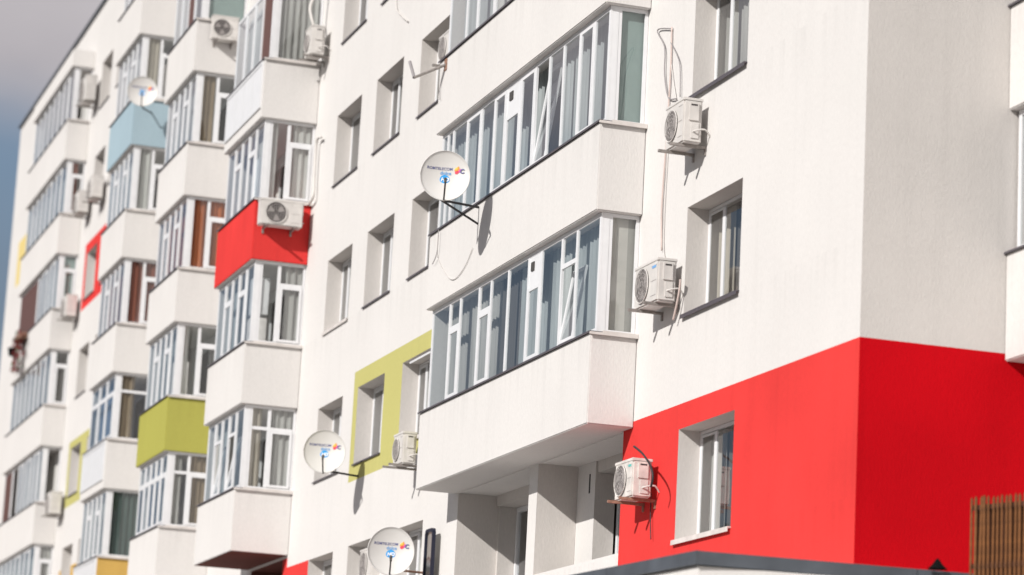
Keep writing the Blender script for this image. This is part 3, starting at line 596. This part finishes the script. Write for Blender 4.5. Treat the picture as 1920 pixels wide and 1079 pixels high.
def make_dish():
    R = empty('satellite_dish')
    d = MB(); mi = d.mi('dish'); nr, ns = 9, 48
    for side in (0, 1):
        b = len(d.v)
        for i in range(nr+1):
            for k in range(ns):
                r_ = RD*i/nr; a = k*math.tau/ns; x, z = r_*math.cos(a), r_*1.04*math.sin(a); d.v.append((x, dy(x, z)-side*.012, z))
        for i in range(nr):
            for k in range(ns):
                q = [b+i*ns+k, b+i*ns+(k+1) % ns, b+(i+1)*ns+(k+1) % ns, b+(i+1)*ns+k]; d.f.append(q if side else q[::-1]); d.m.append(mi)
    t = nr*ns; o2 = (nr+1)*ns
    for k in range(ns): d.f.append([t+k, t+(k+1) % ns, o2+t+(k+1) % ns, o2+t+k]); d.m.append(mi)
    d.build('reflector', R, smooth=True)
    rim = MB(); rim.tube([(RD*math.cos(k*math.tau/48), dy(RD, 0)+.0, RD*1.04*math.sin(k*math.tau/48)) for k in range(49)], .006, 'dish', seg=5); rim.build('rim', R, smooth=True)
    ar = MB(); ar.tube([(0, .03, -RD*1.02), (0, .12, -RD*1.0), (0, .40, -.19)], .013, 'lens', seg=6); ar.tube([(0, -.05, -RD*.95), (0, .05, -RD*1.04)], .016, 'steel'); ar.build('feed_arm', R)
    ln = MB(); ln.tube([(0, .42, -.205), (0, .40, -.15)], .017, 'lens', seg=8); ln.tube([(0, .385, -.155), (0, .33, -.12)], .022, 'lens', seg=10); ln.build('receiver', R, smooth=True)
    text_mesh('ROMTELECOM', .054, .075, .115, 'navy', 'lettering', R, bold=.0006)
    text_mesh('dolce', .070, -.01, .055, 'sky_print', 'lettering', R, bold=.0015)
    b = MB(); b.disc((0, -.038), .070, .006, 'hd', seg=32); b.build('badge', R)
    text_mesh('HD', .075, 0, -.038, 'whiteprint', 'lettering', R, lift=.0085, shear=.25, bold=.003)
    lg = MB()
    for dx, dz, rx, rz, rot, m in ((-.165, .085, .028, .040, .5, 'redp'), (-.185, .115, .016, .030, -.5, 'orange'), (-.155, .125, .014, .030, .9, 'yel'), (-.205, .095, .018, .026, .3, 'mag'), (-.180, .135, .010, .022, 0, 'orange'), (-.150, .10, .012, .024, 1.4, 'orange')):
        pts = []
        for k in range(14):
            a = k*math.tau/14; x, z = rx*math.cos(a), rz*math.sin(a); X, Z = dx+x*math.cos(rot)-z*math.sin(rot), dz+x*math.sin(rot)+z*math.cos(rot); pts.append((X, dy(X, Z)+.005+.0008*len(lg.f), Z))
        lg.poly(pts[::-1], m)
    for k in range(12):
        pass
    lg.build('logo', R)
    text_mesh('C', .085, -.235, .083, 'navy', 'lettering', R, lift=.012, bold=.003)
    cl = MB(); cl.box((-.05, -.09, -.07), (.05, -.012, .05), 'steel'); cl.build('clamp', R)
    return R
proto = make_dish()
dn = Vector((-.965, .25, .05)).normalized()
def place_dish(label, c, wall_pts, first=[True], mount='steel', yaw=0):
    if first[0]: R = proto; first[0] = False
    else:
        R = proto.copy(); COL.objects.link(R)
        for ch in list(proto.children):
            if ch.name.startswith('mount'): continue
            q = ch.copy(); COL.objects.link(q); q.parent = R
    n = Matrix.Rotation(yaw, 3, 'Z') @ dn
    Y = n; X = Y.cross(Vector((0, 0, 1))).normalized(); Z = X.cross(Y)
    mw = Matrix(((X.x, Y.x, Z.x, c[0]), (X.y, Y.y, Z.y, c[1]), (X.z, Y.z, Z.z, c[2]), (0, 0, 0, 1)))
    R.matrix_world = mw; tag(R, label, 'satellite dish', 'satellite dishes on the facade')
    inv = mw.inverted(); a = MB(); back = Vector(c) - n*.08
    for wp in wall_pts:
        a.tube([inv @ Vector(p) for p in wp], .018, mount, seg=6)
    ob = a.build('mount', R)
    return R
place_dish('round white dish in front of the near long balcony glazing, its arm on the sill', (37.13, 1.356, 11.05),
           [[(37.24, 1.33, 11.02), (37.45, 1.30, 10.80), (37.85, .62, 10.86)], [(37.45, 1.30, 10.80), (37.85, .62, 10.62)]], mount='hose')
place_dish('round white dish left of the lime green panel', (45.5, .72, 8.28), [[(45.62, .7, 8.2), (45.75, .68, 8.02), (45.95, .0, 8.0)]], mount='hose', yaw=-.05)
place_dish('round white dish at the bottom edge, before the lowest windows', (40.95, .75, 6.22), [[(41.06, .73, 6.2), (41.3, .66, 6.0), (41.6, .0, 6.02)]], mount='rust')
place_dish('blurred white dish high up beside the pale blue balcony', (64.0, 1.0, 19.0), [[(64.1, .98, 18.95), (64.3, .9, 18.7), (64.62, .62, 18.7)]], mount='hose', yaw=.07)

# red flowers hanging outside the far brown balcony
fl = empty('hanging_flowers', (82.6, .70, 15.6)); tag(fl, 'dark red trailing flowers hanging on the far brown balcony', 'flowers')
s = MB()
for i in range(420):
    a = random.random(); x = random.gauss(0, .42)*(1-.4*a); z = .75-a*1.15+random.gauss(0, .06); y = random.uniform(0, .22); r_ = random.uniform(.03, .065); t = random.random()*6.28; e = random.uniform(-.6, .6)
    s.poly([(x+r_*math.cos(t+q*1.57), y+r_*.6*math.sin(e+q), z+r_*math.sin(t+q*1.57)) for q in range(4)], 'petal' if random.random() < .8 else 'leaf')
s.build('blossoms', fl)
s = MB(); s.box((-.5, -.06, .55), (.5, .14, .72), 'rust'); s.build('planter', fl, bevel=.01)
pt_ = MB(); pt_.tube([(84.4, .72, 15.98), (84.4, .72, 16.22)], .10, 'rubber', seg=14, r_end=.14); pt_.tube([(84.4, .60, 16.2), (84.4, .72, 16.2)], .02, 'rubber')
tag(pt_.build('flower_pot'), 'small black pot hung at the far left balcony', 'flower pot')

# block across the street, seen only as a reflection in the near balcony glass
OB = empty('opposite_building', (112, 28, 0)); tag(OB, 'brick coloured block across the street, mirrored in the near balcony glass', 'building')
s = MB(); s.box((-12, -14, 0), (14, 20, 15.0), 'brick'); s.build('wall', OB)
s = MB(); s.box((-7, -9, 15.0), (0, -2, 18.5), 'tower'); s.box((-12.1, -14.1, 14.6), (14.1, 20.1, 15.03), 'coping'); s.build('roof_tower', OB)
for fl_ in range(4):
    for j in range(6):
        q = MB(); y = -12+j*5; z = 2+fl_*3; q.box((-12.06, y, z), (-11.99, y+1.8, z+1.6), 'acdark', {}); ring(q, 'n', y-.08, y+1.88, z-.08, z+1.68, -12.09, -12.0, .08, 'pvc'); q.build('window', OB)
